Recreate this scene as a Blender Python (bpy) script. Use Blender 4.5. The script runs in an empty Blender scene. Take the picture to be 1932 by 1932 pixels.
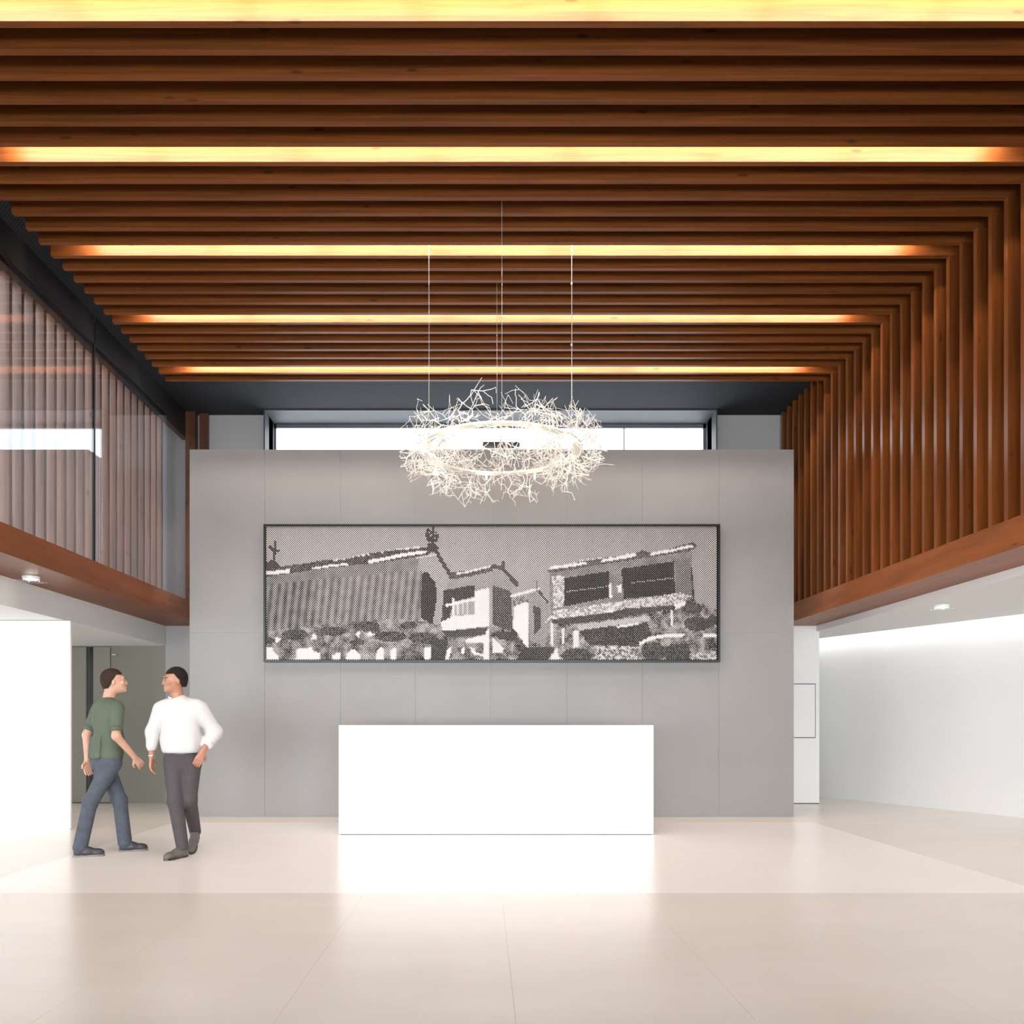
import bpy, bmesh, math, random
import numpy as np
from mathutils import Vector, Matrix
PI = math.pi
S = bpy.context.scene
COL = S.collection

# ------------------------------------------------------------------ camera, sky, light, exposure
F = 1600.0                      # focal length in pixels of a 1932 frame
CX, CY, CZ = 910.0, 1365.0, 1.25
cam = bpy.data.cameras.new('camera')
cam.sensor_width = 36.0
cam.lens = F / 1932 * 36
cam.shift_x = (966 - CX) / 1932
cam.shift_y = (CY - 966) / 1932
cam.clip_end = 300
camo = bpy.data.objects.new('camera', cam)
COL.objects.link(camo)
camo.location = (0, 0, CZ)
camo.rotation_euler = (PI / 2, 0, 0)
S.camera = camo
S.view_settings.view_transform = 'Standard'
S.view_settings.look = 'None'
S.view_settings.exposure = -0.97
S.view_settings.gamma = 1.0
S.view_settings.use_curve_mapping = False

W = bpy.data.worlds.new('sky')
S.world = W
W.use_nodes = True
W.node_tree.nodes['Background'].inputs[0].default_value = (0.92, 0.96, 1.0, 1)
W.node_tree.nodes['Background'].inputs[1].default_value = 11.0

def area(name, loc, rot, sx, sy, watts, col):
    l = bpy.data.lights.new(name, 'AREA')
    l.shape = 'RECTANGLE'; l.size = sx; l.size_y = sy; l.energy = watts; l.color = col
    o = bpy.data.objects.new(name, l); COL.objects.link(o)
    o.location = loc; o.rotation_euler = rot
    return o
# daylight entering through the glazed entrance front behind the camera
ed = area('entrance_daylight', (0.3, -6.8, 1.6), (PI / 2, 0, 0), 9.0, 3.0, 560, (0.93, 0.97, 1.0))
ed.data.spread = math.radians(75)
ad_ = area('aisle_daylight', (-8.0, -6.8, 1.3), (PI / 2, 0, 0), 5.0, 2.3, 420, (0.93, 0.97, 1.0))
ad_.data.spread = math.radians(75)

# ------------------------------------------------------------------ materials
def newmat(name):
    m = bpy.data.materials.new(name); m.use_nodes = True
    return m, m.node_tree, m.node_tree.nodes['Principled BSDF']

def plain(name, col, rough=0.6, metal=0.0, spec=0.5, noise=0.0, nscale=3.0, bump=0.0):
    m, nt, b = newmat(name)
    b.inputs['Base Color'].default_value = (*col, 1)
    b.inputs['Roughness'].default_value = rough
    b.inputs['Metallic'].default_value = metal
    b.inputs['Specular IOR Level'].default_value = spec
    if noise or bump:
        tc = nt.nodes.new('ShaderNodeTexCoord')
        n = nt.nodes.new('ShaderNodeTexNoise'); n.inputs['Scale'].default_value = nscale
        n.inputs['Detail'].default_value = 6
        geo = nt.nodes.new('ShaderNodeNewGeometry')
        nt.links.new(geo.outputs['Position'], n.inputs['Vector'])
        if noise:
            r = nt.nodes.new('ShaderNodeMapRange')
            r.inputs[1].default_value = 0.25; r.inputs[2].default_value = 0.75
            r.inputs[3].default_value = 1 - noise; r.inputs[4].default_value = 1 + noise
            nt.links.new(n.outputs['Fac'], r.inputs[0])
            v = nt.nodes.new('ShaderNodeVectorMath'); v.operation = 'SCALE'
            v.inputs[0].default_value = col
            nt.links.new(r.outputs[0], v.inputs['Scale'])
            nt.links.new(v.outputs[0], b.inputs['Base Color'])
        if bump:
            bp = nt.nodes.new('ShaderNodeBump'); bp.inputs['Strength'].default_value = bump
            bp.inputs['Distance'].default_value = 0.01
            nt.links.new(n.outputs['Fac'], bp.inputs['Height'])
            nt.links.new(bp.outputs[0], b.inputs['Normal'])
    return m

def wood(name, col, stretch, rough=0.34, dark=0.62, knot=0.5, var=0.16, spec=0.5):
    """grain running along the axis whose stretch value is small"""
    m, nt, b = newmat(name)
    N, L = nt.nodes, nt.links
    tc = N.new('ShaderNodeTexCoord'); oi = N.new('ShaderNodeObjectInfo')
    off = N.new('ShaderNodeVectorMath'); off.operation = 'SCALE'; off.inputs['Scale'].default_value = 7.31
    L.new(oi.outputs['Location'], off.inputs[0])
    ad = N.new('ShaderNodeVectorMath'); ad.operation = 'ADD'
    L.new(tc.outputs['Object'], ad.inputs[0]); L.new(off.outputs[0], ad.inputs[1])
    mp = N.new('ShaderNodeMapping'); mp.inputs['Scale'].default_value = stretch
    L.new(ad.outputs[0], mp.inputs['Vector'])
    n = N.new('ShaderNodeTexNoise'); n.inputs['Scale'].default_value = 1.0
    n.inputs['Detail'].default_value = 7; n.inputs['Roughness'].default_value = 0.6
    n.inputs['Distortion'].default_value = 0.5
    L.new(mp.outputs[0], n.inputs['Vector'])
    cr = N.new('ShaderNodeValToRGB')
    cr.color_ramp.elements[0].position = 0.3; cr.color_ramp.elements[1].position = 0.72
    cr.color_ramp.elements[0].color = (*[c * dark for c in col], 1)
    cr.color_ramp.elements[1].color = (*[min(1, c * 1.22) for c in col], 1)
    L.new(n.outputs['Fac'], cr.inputs[0])
    mp2 = N.new('ShaderNodeMapping')
    mp2.inputs['Scale'].default_value = tuple(2.2 if s < 2 else 7.0 for s in stretch)
    L.new(ad.outputs[0], mp2.inputs['Vector'])
    vo = N.new('ShaderNodeTexVoronoi'); vo.inputs['Scale'].default_value = 1.0
    L.new(mp2.outputs[0], vo.inputs['Vector'])
    kr = N.new('ShaderNodeMapRange'); kr.inputs[1].default_value = 0.06; kr.inputs[2].default_value = 0.13
    kr.inputs[3].default_value = knot; kr.inputs[4].default_value = 1.0
    L.new(vo.outputs['Distance'], kr.inputs[0])
    rv = N.new('ShaderNodeMapRange'); rv.inputs[3].default_value = 1 - var; rv.inputs[4].default_value = 1 + var
    L.new(oi.outputs['Random'], rv.inputs[0])
    mu = N.new('ShaderNodeMath'); mu.operation = 'MULTIPLY'
    L.new(kr.outputs[0], mu.inputs[0]); L.new(rv.outputs[0], mu.inputs[1])
    sc = N.new('ShaderNodeVectorMath'); sc.operation = 'SCALE'
    L.new(cr.outputs[0], sc.inputs[0]); L.new(mu.outputs[0], sc.inputs['Scale'])
    L.new(sc.outputs[0], b.inputs['Base Color'])
    b.inputs['Roughness'].default_value = rough
    b.inputs['Specular IOR Level'].default_value = spec
    bp = N.new('ShaderNodeBump'); bp.inputs['Strength'].default_value = 0.12; bp.inputs['Distance'].default_value = 0.004
    L.new(n.outputs['Fac'], bp.inputs['Height']); L.new(bp.outputs[0], b.inputs['Normal'])
    return m

def emit(name, col, strength):
    m, nt, b = newmat(name)
    b.inputs['Base Color'].default_value = (*col, 1)
    b.inputs['Emission Color'].default_value = (*col, 1)
    b.inputs['Emission Strength'].default_value = strength
    return m

def glass(name, tint=(0.93, 0.96, 0.98), ior=1.5):
    m, nt, b = newmat(name)
    N, L = nt.nodes, nt.links
    N.remove(b)
    fr = N.new('ShaderNodeFresnel'); fr.inputs[0].default_value = ior
    t = N.new('ShaderNodeBsdfTransparent'); t.inputs[0].default_value = (*tint, 1)
    g = N.new('ShaderNodeBsdfGlossy'); g.inputs['Roughness'].default_value = 0.0
    geo = N.new('ShaderNodeNewGeometry'); mi = N.new('ShaderNodeMapRange')      # same reflectance on both faces of the sheet
    mi.inputs[3].default_value = ior; mi.inputs[4].default_value = 1 / ior
    L.new(geo.outputs['Backfacing'], mi.inputs[0]); L.new(mi.outputs[0], fr.inputs[0])
    mx = N.new('ShaderNodeMixShader')
    L.new(fr.outputs[0], mx.inputs[0]); L.new(t.outputs[0], mx.inputs[1]); L.new(g.outputs[0], mx.inputs[2])
    L.new(mx.outputs[0], N['Material Output'].inputs[0])
    return m

M = {}
WC = (0.175, 0.053, 0.0115)
M['wood_x'] = wood('stained pine along x', WC, (0.9, 26, 26), rough=0.5, spec=0.14)
M['wood_z'] = wood('stained pine along z', WC, (26, 26, 0.9), rough=0.3, spec=0.35)
M['wood_y'] = wood('stained pine board along y', (0.20, 0.060, 0.014), (9, 0.7, 9), rough=0.42, dark=0.7, spec=0.3)
M['weathered'] = wood('weathered outdoor pine', (0.21, 0.105, 0.07), (18, 18, 0.8), rough=0.38, dark=0.6, knot=0.45, spec=0.7)
M['dark_wood'] = wood('dark brown post', (0.10, 0.038, 0.016), (14, 14, 0.8), rough=0.4)
M['backing'] = plain('dark backing board', (0.045, 0.02, 0.01), 0.8)
M['white'] = plain('white plaster', (0.80, 0.80, 0.795), 0.75, noise=0.015, nscale=1.2)
M['grey_wall'] = plain('light grey wall', (0.39, 0.388, 0.385), 0.8)
M['ceiling_white'] = plain('white plasterboard', (0.74, 0.74, 0.73), 0.8)
M['black_steel'] = plain('blackened steel', (0.022, 0.019, 0.019), 0.42, 0.3, noise=0.3, nscale=2.5)
M['dark_metal'] = plain('dark anodised lining', (0.05, 0.048, 0.054), 0.6, 0.0, noise=0.15, nscale=4)
M['frame_metal'] = plain('grey window frame', (0.22, 0.22, 0.24), 0.35, 0.6)
M['shadow_gap'] = plain('dark joint', (0.03, 0.03, 0.03), 0.8)
M['concrete'] = plain('grey stoneware panel', (0.232, 0.228, 0.222), 0.5, noise=0.07, nscale=0.9, bump=0.02)
M['joint'] = plain('pale joint filler', (0.33, 0.325, 0.32), 0.7)
M['olive'] = plain('grey olive door laminate', (0.27, 0.263, 0.225), 0.42)
M['olive2'] = plain('grey olive wall', (0.24, 0.233, 0.198), 0.5)
M['desk'] = plain('white solid surface', (0.90, 0.90, 0.89), 0.28)
M['frame_black'] = plain('black frame', (0.008, 0.007, 0.007), 0.4)
M['print_black'] = plain('print black', (0.018, 0.016, 0.016), 0.9, spec=0.1)
M['print_white'] = plain('print white', (0.55, 0.54, 0.53), 0.9, spec=0.1)
M['ivory'] = plain('ivory enamelled wire', (0.80, 0.77, 0.71), 0.32)
M['driver'] = plain('dark driver box', (0.03, 0.03, 0.035), 0.4)
M['cable'] = plain('pale steel cable', (0.75, 0.68, 0.62), 0.3, 0.2)
M['tube'] = emit('warm light tube', (1.0, 0.85, 0.78), 400.0)
M['cove'] = emit('cool white cove tube', (1.0, 0.97, 0.93), 40.0)
M['bulb'] = emit('halogen bulb', (1.0, 0.86, 0.66), 30.0)
M['lamp'] = emit('downlight lens', (1.0, 0.93, 0.82), 26.0)
M['glass'] = glass('clear glass')
M['coated_glass'] = glass('coated glass', ior=1.72)
M['mat'] = plain('dark bounce absorber', (0.03, 0.03, 0.032), 0.9, bump=0.3, nscale=60)  # dark finish of the added sheet that soaks up floor bounce
M['plate'] = plain('frosted plate', (0.8, 0.8, 0.8), 0.3)

def perforated():
    m, nt, b = newmat('perforated black ceiling')
    N, L = nt.nodes, nt.links
    geo = N.new('ShaderNodeNewGeometry')
    sc = N.new('ShaderNodeVectorMath'); sc.operation = 'SCALE'; sc.inputs['Scale'].default_value = 2 * PI / 0.04
    L.new(geo.outputs['Position'], sc.inputs[0])
    sn = N.new('ShaderNodeVectorMath'); sn.operation = 'SINE'
    L.new(sc.outputs[0], sn.inputs[0])
    sx = N.new('ShaderNodeSeparateXYZ'); L.new(sn.outputs[0], sx.inputs[0])
    mu = N.new('ShaderNodeMath'); mu.operation = 'MULTIPLY'
    L.new(sx.outputs[0], mu.inputs[0]); L.new(sx.outputs[1], mu.inputs[1])
    gt = N.new('ShaderNodeMath'); gt.operation = 'GREATER_THAN'; gt.inputs[1].default_value = 0.25
    L.new(mu.outputs[0], gt.inputs[0])
    mx = N.new('ShaderNodeMix'); mx.data_type = 'RGBA'
    mx.inputs[6].default_value = (0.032, 0.034, 0.038, 1); mx.inputs[7].default_value = (0.008, 0.008, 0.009, 1)
    L.new(gt.outputs[0], mx.inputs[0]); L.new(mx.outputs[2], b.inputs['Base Color'])
    b.inputs['Roughness'].default_value = 0.85
    b.inputs['Specular IOR Level'].default_value = 0.2
    return m
M['perforated'] = perforated()

def floor_mat(name, a, c, rough):
    m, nt, b = newmat(name)
    N, L = nt.nodes, nt.links
    geo = N.new('ShaderNodeNewGeometry'); oi = N.new('ShaderNodeObjectInfo')
    mp = N.new('ShaderNodeMapping'); mp.inputs['Scale'].default_value = (0.7, 1.6, 1)
    L.new(geo.outputs['Position'], mp.inputs['Vector'])
    n = N.new('ShaderNodeTexNoise'); n.inputs['Scale'].default_value = 1.3; n.inputs['Detail'].default_value = 8
    n.inputs['Roughness'].default_value = 0.6
    L.new(mp.outputs[0], n.inputs['Vector'])
    mx = N.new('ShaderNodeMix'); mx.data_type = 'RGBA'
    mx.inputs[6].default_value = (*a, 1); mx.inputs[7].default_value = (*c, 1)
    r = N.new('ShaderNodeMapRange'); r.inputs[1].default_value = 0.3; r.inputs[2].default_value = 0.7
    L.new(n.outputs['Fac'], r.inputs[0]); L.new(r.outputs[0], mx.inputs[0])
    L.new(mx.outputs[2], b.inputs['Base Color'])
    r2 = N.new('ShaderNodeMapRange'); r2.inputs[1].default_value = 0.3; r2.inputs[2].default_value = 0.7
    r2.inputs[3].default_value = rough - 0.03; r2.inputs[4].default_value = rough + 0.04
    L.new(n.outputs['Fac'], r2.inputs[0]); b.inputs['Roughness'].default_value = rough
    return m
M['tile'] = floor_mat('beige stoneware tile', (0.745, 0.69, 0.615), (0.785, 0.735, 0.67), 0.25)
M['grout'] = plain('tile joint', (0.71, 0.66, 0.59), 0.7)
M['inlay'] = floor_mat('cream stone inlay', (0.88, 0.84, 0.785), (0.90, 0.87, 0.825), 0.25)

# ------------------------------------------------------------------ mesh helpers
def box(bm, x0, x1, y0, y1, z0, z1):
    v = [bm.verts.new(p) for p in ((x0,y0,z0),(x1,y0,z0),(x1,y1,z0),(x0,y1,z0),(x0,y0,z1),(x1,y0,z1),(x1,y1,z1),(x0,y1,z1))]
    for f in ((3,2,1,0),(4,5,6,7),(0,1,5,4),(1,2,6,5),(2,3,7,6),(3,0,4,7)):
        bm.faces.new([v[i] for i in f])

def prism(bm, poly, z0, z1):
    a = [bm.verts.new((x, y, z0)) for x, y in poly]; b = [bm.verts.new((x, y, z1)) for x, y in poly]
    n = len(poly)
    bm.faces.new(a[::-1]); bm.faces.new(b)
    for i in range(n):
        bm.faces.new((a[i], a[(i+1) % n], b[(i+1) % n], b[i]))

def tube(bm, pts, r, n=6, r2=None, cap=True):
    pts = [Vector(p) for p in pts]; rings = []
    for i, p in enumerate(pts):
        d = (pts[min(i+1, len(pts)-1)] - pts[max(i-1, 0)]).normalized()
        u = d.orthogonal().normalized() if i == 0 else (u - d * u.dot(d)).normalized()
        w = d.cross(u)
        rr = r if r2 is None else r + (r2 - r) * i / max(1, len(pts) - 1)
        rings.append([bm.verts.new(p + (u * math.cos(2*PI*k/n) + w * math.sin(2*PI*k/n)) * rr) for k in range(n)])
    for a, b in zip(rings, rings[1:]):
        for k in range(n):
            bm.faces.new((a[k], a[(k+1) % n], b[(k+1) % n], b[k]))
    if cap:
        bm.faces.new(rings[0][::-1]); bm.faces.new(rings[-1])

def lathe(bm, prof, c, n=24):
    rings = []
    for r, z in prof:
        rings.append([bm.verts.new((c[0] + r*math.cos(2*PI*k/n), c[1] + r*math.sin(2*PI*k/n), c[2] + z)) for k in range(n)])
    for a, b in zip(rings, rings[1:]):
        for k in range(n):
            bm.faces.new((a[k], a[(k+1) % n], b[(k+1) % n], b[k]))
    bm.faces.new(rings[0][::-1]); bm.faces.new(rings[-1])

def obj(name, bm, mat, parent=None, loc=None, smooth=False, bevel=0):
    if isinstance(bm, bmesh.types.BMesh):
        bmesh.ops.recalc_face_normals(bm, faces=bm.faces)
        me = bpy.data.meshes.new(name); bm.to_mesh(me); bm.free()
    else:
        me = bm
    me.materials.append(M[mat] if isinstance(mat, str) else mat)
    if smooth:
        me.polygons.foreach_set('use_smooth', [True] * len(me.polygons))
    o = bpy.data.objects.new(name, me); COL.objects.link(o)
    if loc: o.location = loc
    if parent: o.parent = parent
    if bevel:
        md = o.modifiers.new('bevel', 'BEVEL'); md.width = bevel; md.segments = 2; md.limit_method = 'ANGLE'
    return o

def boxes(name, mat, lst, parent=None, bevel=0):
    bm = bmesh.new()
    for b in lst: box(bm, *b)
    return obj(name, bm, mat, parent, bevel=bevel)

def struct(o, label, cat='wall'):
    o['kind'] = 'structure'; o['label'] = label; o['category'] = cat
    return o

def thing(name, label, cat, loc, group=None):
    o = bpy.data.objects.new(name, None); COL.objects.link(o)
    o.location = loc; o.empty_display_size = 0.1
    o['label'] = label; o['category'] = cat
    if group: o['group'] = group
    return o

# ------------------------------------------------------------------ key dimensions
XS_L, XS_R = -4.27, 4.62        # ends of the ceiling slats / room side of the right slats
X_GL = -4.565                   # upper left glazing
X_SL = -4.94                    # slats behind the glazing, fascia of the left aisle
Z_C = 6.05                      # black ceiling
Z_S = 5.88                      # underside of the ceiling slats
Z_B0, Z_B1 = 2.77, 3.04         # timber edge beams
D_W, D_B = 11.3, 13.2           # grey wall, back wall
PITCH, D0, TH = 7.0/30, 5.59, 0.055

# ------------------------------------------------------------------ floor
fl = struct(boxes('floor', 'grout', [(-16, 18, -9, 17, -0.3, -0.004)]), 'polished floor of large beige stone tiles around a paler cream inlay', 'floor')
IX0, IX1, IY0, IY1 = -3.90, 4.18, 6.25, 10.73
obj('inlay', (lambda b: (box(b, IX0, IX1, IY0, IY1, -0.06, 0.0), b)[1])(bmesh.new()), 'inlay', fl)['label'] = 'pale cream stone rectangle set in the floor'
xs = [-13.0 + 0.01*0] ; xs = [-2.89 + 1.01 * k for k in range(-10, 21)]
ys = [6.25 + 1.12 * k for k in range(-12, 10)]
tcache = {}
def tile(x0, x1, y0, y1):
    if x1 - x0 < 0.03 or y1 - y0 < 0.03: return
    g = 0.0005
    key = (round(x1 - x0, 3), round(y1 - y0, 3))
    if key not in tcache:
        bm = bmesh.new(); box(bm, g, x1 - x0 - g, g, y1 - y0 - g, -0.05, 0.0)
        bmesh.ops.recalc_face_normals(bm, faces=bm.faces)
        me = bpy.data.meshes.new('tile'); bm.to_mesh(me); bm.free(); me.materials.append(M['tile'])
        tcache[key] = me
    o = bpy.data.objects.new('tile', tcache[key]); COL.objects.link(o); o.parent = fl
    o.location = (x0, y0, 0)
for xa, xb in zip(xs, xs[1:]):
    for ya, yb in zip(ys, ys[1:]):
        xb_, yb_ = min(xb, 17.5), min(yb, 16.3)
        if xb_ <= IX0 or xa >= IX1 or yb_ <= IY0 or ya >= IY1:
            tile(xa, xb_, ya, yb_)
        else:
            if ya < IY0 - 1e-6: tile(xa, xb_, ya, IY0)
            if yb_ > IY1: tile(xa, xb_, IY1, yb_)
            lo, hi = max(ya, IY0), min(yb_, IY1)
            if xa < IX0: tile(xa, IX0, lo, hi)
            if xb_ > IX1: tile(IX1, xb_, lo, hi)

# ------------------------------------------------------------------ ceiling with slats and light tubes
ce = struct(boxes('ceiling', 'perforated', [(X_GL - 0.02, 4.86, -7.0, D_B + 0.1, Z_C, Z_C + 0.3)]),
            'black perforated ceiling over rows of brown timber slats', 'ceiling')
bm = bmesh.new(); box(bm, XS_L, XS_R + 0.15, 0, TH, Z_S, Z_C - 0.001)
bmesh.ops.recalc_face_normals(bm, faces=bm.faces)
me = bpy.data.meshes.new('ceiling_slat'); bm.to_mesh(me); bm.free(); me.materials.append(M['wood_x'])
for k in range(-24, 26):
    o = bpy.data.objects.new('ceiling_slat', me); COL.objects.link(o); o.parent = ce
    o.location = (0, D0 + k * PITCH, 0)
bm = bmesh.new(); box(bm, 0, 1.12, 0, 0.005, 0, 0.034)
bmesh.ops.recalc_face_normals(bm, faces=bm.faces)
met = bpy.data.meshes.new('light_tube'); bm.to_mesh(met); bm.free(); met.materials.append(M['tube'])
for k in range(-18, 25, 6):
    yb = D0 + k * PITCH - (PITCH - TH)
    for i in range(7):
        o = bpy.data.objects.new('light_tube', met); COL.objects.link(o); o.parent = ce
        o.location = (-3.86 + i * 1.155, yb + 0.004, Z_C - 0.045)

# ------------------------------------------------------------------ right: slatted upper wall, beam, aisle
wr = struct(boxes('wall_right', 'backing', [(XS_R + 0.15, XS_R + 0.25, -7.0, D_B, Z_B1 - 0.05, Z_C)]),
            'tall right wall of upright brown timber slats above the white aisle')
bm = bmesh.new(); box(bm, XS_R, XS_R + 0.15, 0, TH, Z_B1, Z_S + 0.0)
bmesh.ops.recalc_face_normals(bm, faces=bm.faces)
mer = bpy.data.meshes.new('wall_slat'); bm.to_mesh(mer); bm.free(); mer.materials.append(M['wood_z'])
bm = bmesh.new(); box(bm, XS_R, XS_R + 0.15, 0, TH, Z_B1, Z_C)
bmesh.ops.recalc_face_normals(bm, faces=bm.faces)
mer2 = bpy.data.meshes.new('wall_slat'); bm.to_mesh(mer2); bm.free(); mer2.materials.append(M['wood_z'])
for k in range(-20, 33):
    o = bpy.data.objects.new('wall_slat', mer if k < 26 else mer2); COL.objects.link(o); o.parent = wr
    o.location = (0, D0 + k * PITCH, 0)
t1 = struct(boxes('trim_1', 'wood_y', [(XS_R, 5.199, -7.0, D_B, Z_B0, Z_B1)]), 'brown timber edge beam under the right slatted wall', 'beam')

wrr = struct(boxes('added_rear_wall', 'black_steel', [(-16, 18, -7.25, -7.0, 3.1, 6.35), (4.9, 7.0, -7.25, -7.0, 0, 3.1), (-4.9, -4.4, -7.25, -7.0, 0, 3.1)]), 'unseen dark wall over the glazed entrance front, added to keep light off the ceiling')  # unseen wall, added and kept dark so less light reaches the ceiling slats
wre = struct(boxes('wall_right_end', 'white', [(5.05, 5.245, D_B + .151, 16.2, 0, 3.0), (5.0, 7.5, 16.2, 16.4, 0, 3.1)]), 'white end of the right aisle passage')
absorber = boxes('bounce_absorber', 'mat', [(-4.4, 4.9, -6.9, -1.2, 0.0005, 0.012)], fl)  # unseen dark sheet added behind the camera to cut bounce onto the ceiling
absorber['label'] = 'dark sheet added on the unseen floor to cut bounced light'
# splayed white wall with light cove
def WX(y): return 5.75 + (14.5 - y) * 0.4387
nx, ny = -math.cos(math.atan(0.4387)), -math.sin(math.atan(0.4387))
bm = bmesh.new()
prism(bm, [(WX(16.2), 16.2), (WX(-7), -7), (WX(-7) + 0.2, -7), (WX(16.2) + 0.2, 16.2)], 0, 3.0)
w2 = struct(obj('wall_right_lower', bm, 'white'), 'white splayed side wall washed by a ceiling cove on the right')
g = 0.17
bm = bmesh.new()
prism(bm, [(5.221, 16.2), (5.221, -7), (WX(-7) + g*nx*1.1, -7), (WX(14.9) + g*nx*1.1, 14.9), (5.4, 16.2)], 2.68, 2.74)
rc = struct(obj('ceiling_right', bm, 'ceiling_white'), 'white plaster ceiling of the right aisle', 'ceiling')
bm = bmesh.new()
prism(bm, [(5.2, 16.2), (5.2, -7), (WX(-7) + .3, -7), (WX(16.2) + .3, 16.2)], 3.0, 3.08)
obj('cove_lid', bm, 'ceiling_white', rc)
boxes('fascia', 'ceiling_white', [(5.2, 5.22, -7.0, 16.2, 2.68, 3.0)], rc)
for i in range(9):                                          # cove tubes along the wall
    y0 = 15.2 - i * 1.5
    bm = bmesh.new()
    a = (WX(y0) + nx*0.135, y0 + ny*0.135 + .05); b2 = (WX(y0-1.44) + nx*0.135, y0 - 1.44 + ny*0.135 + .05)
    prism(bm, [a, b2, (b2[0]-0.03, b2[1]), (a[0]-0.03, a[1])], 2.745, 2.765)
    obj('cove_tube', bm, 'cove', rc)

# ------------------------------------------------------------------ left: aisle, beam, glazing, outdoor slats
t2 = struct(boxes('trim_2', 'wood_y', [(X_SL, XS_L, -7.0, D_B, Z_B0, Z_B1)]), 'brown timber edge beam under the left glazing', 'beam')
lc = struct(boxes('ceiling_left', 'ceiling_white', [(-14, X_SL - .021, -7.0, 13.6, 2.47, 2.56)]), 'low pale ceiling of the left aisle', 'ceiling')
boxes('fascia', 'ceiling_white', [(X_SL - 0.02, X_SL, -7.0, 13.3, 2.47, 2.77)], lc)
boxes('roof_slab', 'ceiling_white', [(-14, X_SL - 0.2, -7.0, 13.6, 2.80, 2.98)], lc)
wl = struct(boxes('wall_left_lower', 'white', [(-10.5, -4.86, 10.0, 10.05, 0.0, 2.465)], bevel=0.01), 'bright white end wall of the left aisle, reaching to the floor')
# olive end wall with flush door
YE = 13.32
we = struct(boxes('wall_left_end', 'olive2', [(-9, -5.83, YE, YE + .2, 2.455, 2.47), (-5.835, -4.94, YE, YE + .2, 0, 2.47), (-9, -6.45, YE, YE + .2, 0, 2.455), (-9, -4.94, YE + .201, YE + .3, 0, 2.8)]),
            'grey olive panelled end wall of the left aisle, behind the two men')
d1 = struct(boxes('door_1', 'olive', [(-6.105, -5.842, YE - .01, YE + .04, 0.012, 2.45)]), 'tall flush grey olive door leaf beside a dark glazed slot', 'door')
boxes('door_handle', 'plate', [(-5.80, -5.74, YE - .05, YE - .01, 2.32, 2.335)], d1)
d2 = struct(boxes('window_2', 'glass', [(-6.215, -6.11, YE + .02, YE + .03, 0.02, 2.45)]), 'narrow dark glazed slot in the olive end wall', 'window')
boxes('slot_lining', 'shadow_gap', [(-6.22, -6.1, YE + .12, YE + .2, 0, 2.46)], d2)
d3 = struct(boxes('door_2', 'olive', [(-6.44, -6.22, YE - .01, YE + .04, 0.012, 2.45)]), 'flush grey olive door leaf next to the white wall', 'door')

t3 = struct(boxes('trim_3', 'black_steel', [(X_GL - 0.12, X_GL, -7.0, 9.975, 5.72, Z_C), (X_GL - 0.12, X_GL, 10.0, D_B, 5.72, Z_C),
                                       (X_GL - .1, X_GL - 0.02, -7.0, D_B, 5.66, 5.72)]), 'black steel beam along the top of the left glazing', 'beam')
w3 = struct(boxes('window_3', 'black_steel', [(X_GL - 0.02, X_GL + 0.004, 9.97, 10.0, Z_B1, 5.72), (X_GL - .04, X_GL + .01, D_B - .05, D_B, Z_B1, 5.72)]),
            'long frameless glazing above the left beam', 'window')
for a, b_ in ((-7.0, 3.9), (3.93, 9.97), (10.0, D_B - .05)):
    boxes('pane', 'coated_glass', [(X_GL - 0.012, X_GL, a, b_, Z_B1, 5.72)], w3)
wu = struct(boxes('wall_left', 'black_steel', [(X_SL - 0.16, X_GL - .125, -4, D_B, 5.98, 6.05)]), 'row of weathered upright timber slats outside the left glazing')
bm = bmesh.new(); box(bm, X_SL - 0.15, X_SL, 0, TH, Z_B1, 5.98)
bmesh.ops.recalc_face_normals(bm, faces=bm.faces)
mel = bpy.data.meshes.new('wall_slat'); bm.to_mesh(mel); bm.free(); mel.materials.append(M['weathered'])
for k in range(-20, 33):
    o = bpy.data.objects.new('wall_slat', mel); COL.objects.link(o); o.parent = wu
    o.location = (0, D0 + k * PITCH, 0)

# ------------------------------------------------------------------ back wall and strip window
WX0, WX1, WZ0 = -3.32, 3.57, 3.4
wb = struct(boxes('wall_back', 'white', [(-3.9, 5.245, D_B, D_B + .15, 0.0, Z_B0)]), 'plain white back wall behind the grey wall')
boxes('upper_wall', 'grey_wall', [(-5.2, WX0, D_B, D_B + .25, 2.7701, Z_C), (WX1, 4.95, D_B, D_B + .25, 2.7701, Z_C), (WX0, WX1, D_B, D_B + .25, 2.7701, WZ0)], wb)
boxes('lower_wall', 'grey_wall', [(-4.93, -3.901, D_B, D_B + .15, 0.0, Z_B0)], wb)  # left part of the lower back wall, greyer than the white part
boxes('access_panel', 'white', [(3.9, 5.175, D_B - .012, D_B - .002, 1.036, 1.86)], wb)
boxes('panel_gap', 'shadow_gap', [(3.89, 5.187, D_B - .003, D_B, 1.024, 1.872)], wb)
boxes('plinth_gap', 'shadow_gap', [(-4.92, 5.24, D_B - .002, D_B, 0.0, 0.012)], wb)
boxes('post', 'dark_wood', [(X_GL, -4.42, D_B - .16, D_B - .001, Z_B1, Z_C), (-4.38, -4.25, D_B - .08, D_B - .001, Z_B1, Z_C)], wb)
bm = bmesh.new()
y0, y1, t = 12.95, 13.62, 0.02
box(bm, WX0 - t, WX0, y0, y1, WZ0, Z_C); box(bm, WX1, WX1 + t, y0, y1, WZ0, Z_C)
box(bm, WX0, WX1, y0, y1, Z_C - 0.02, Z_C - 0.001); box(bm, WX0 - t, WX1 + t, y0, y1, WZ0 - t, WZ0)
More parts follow.
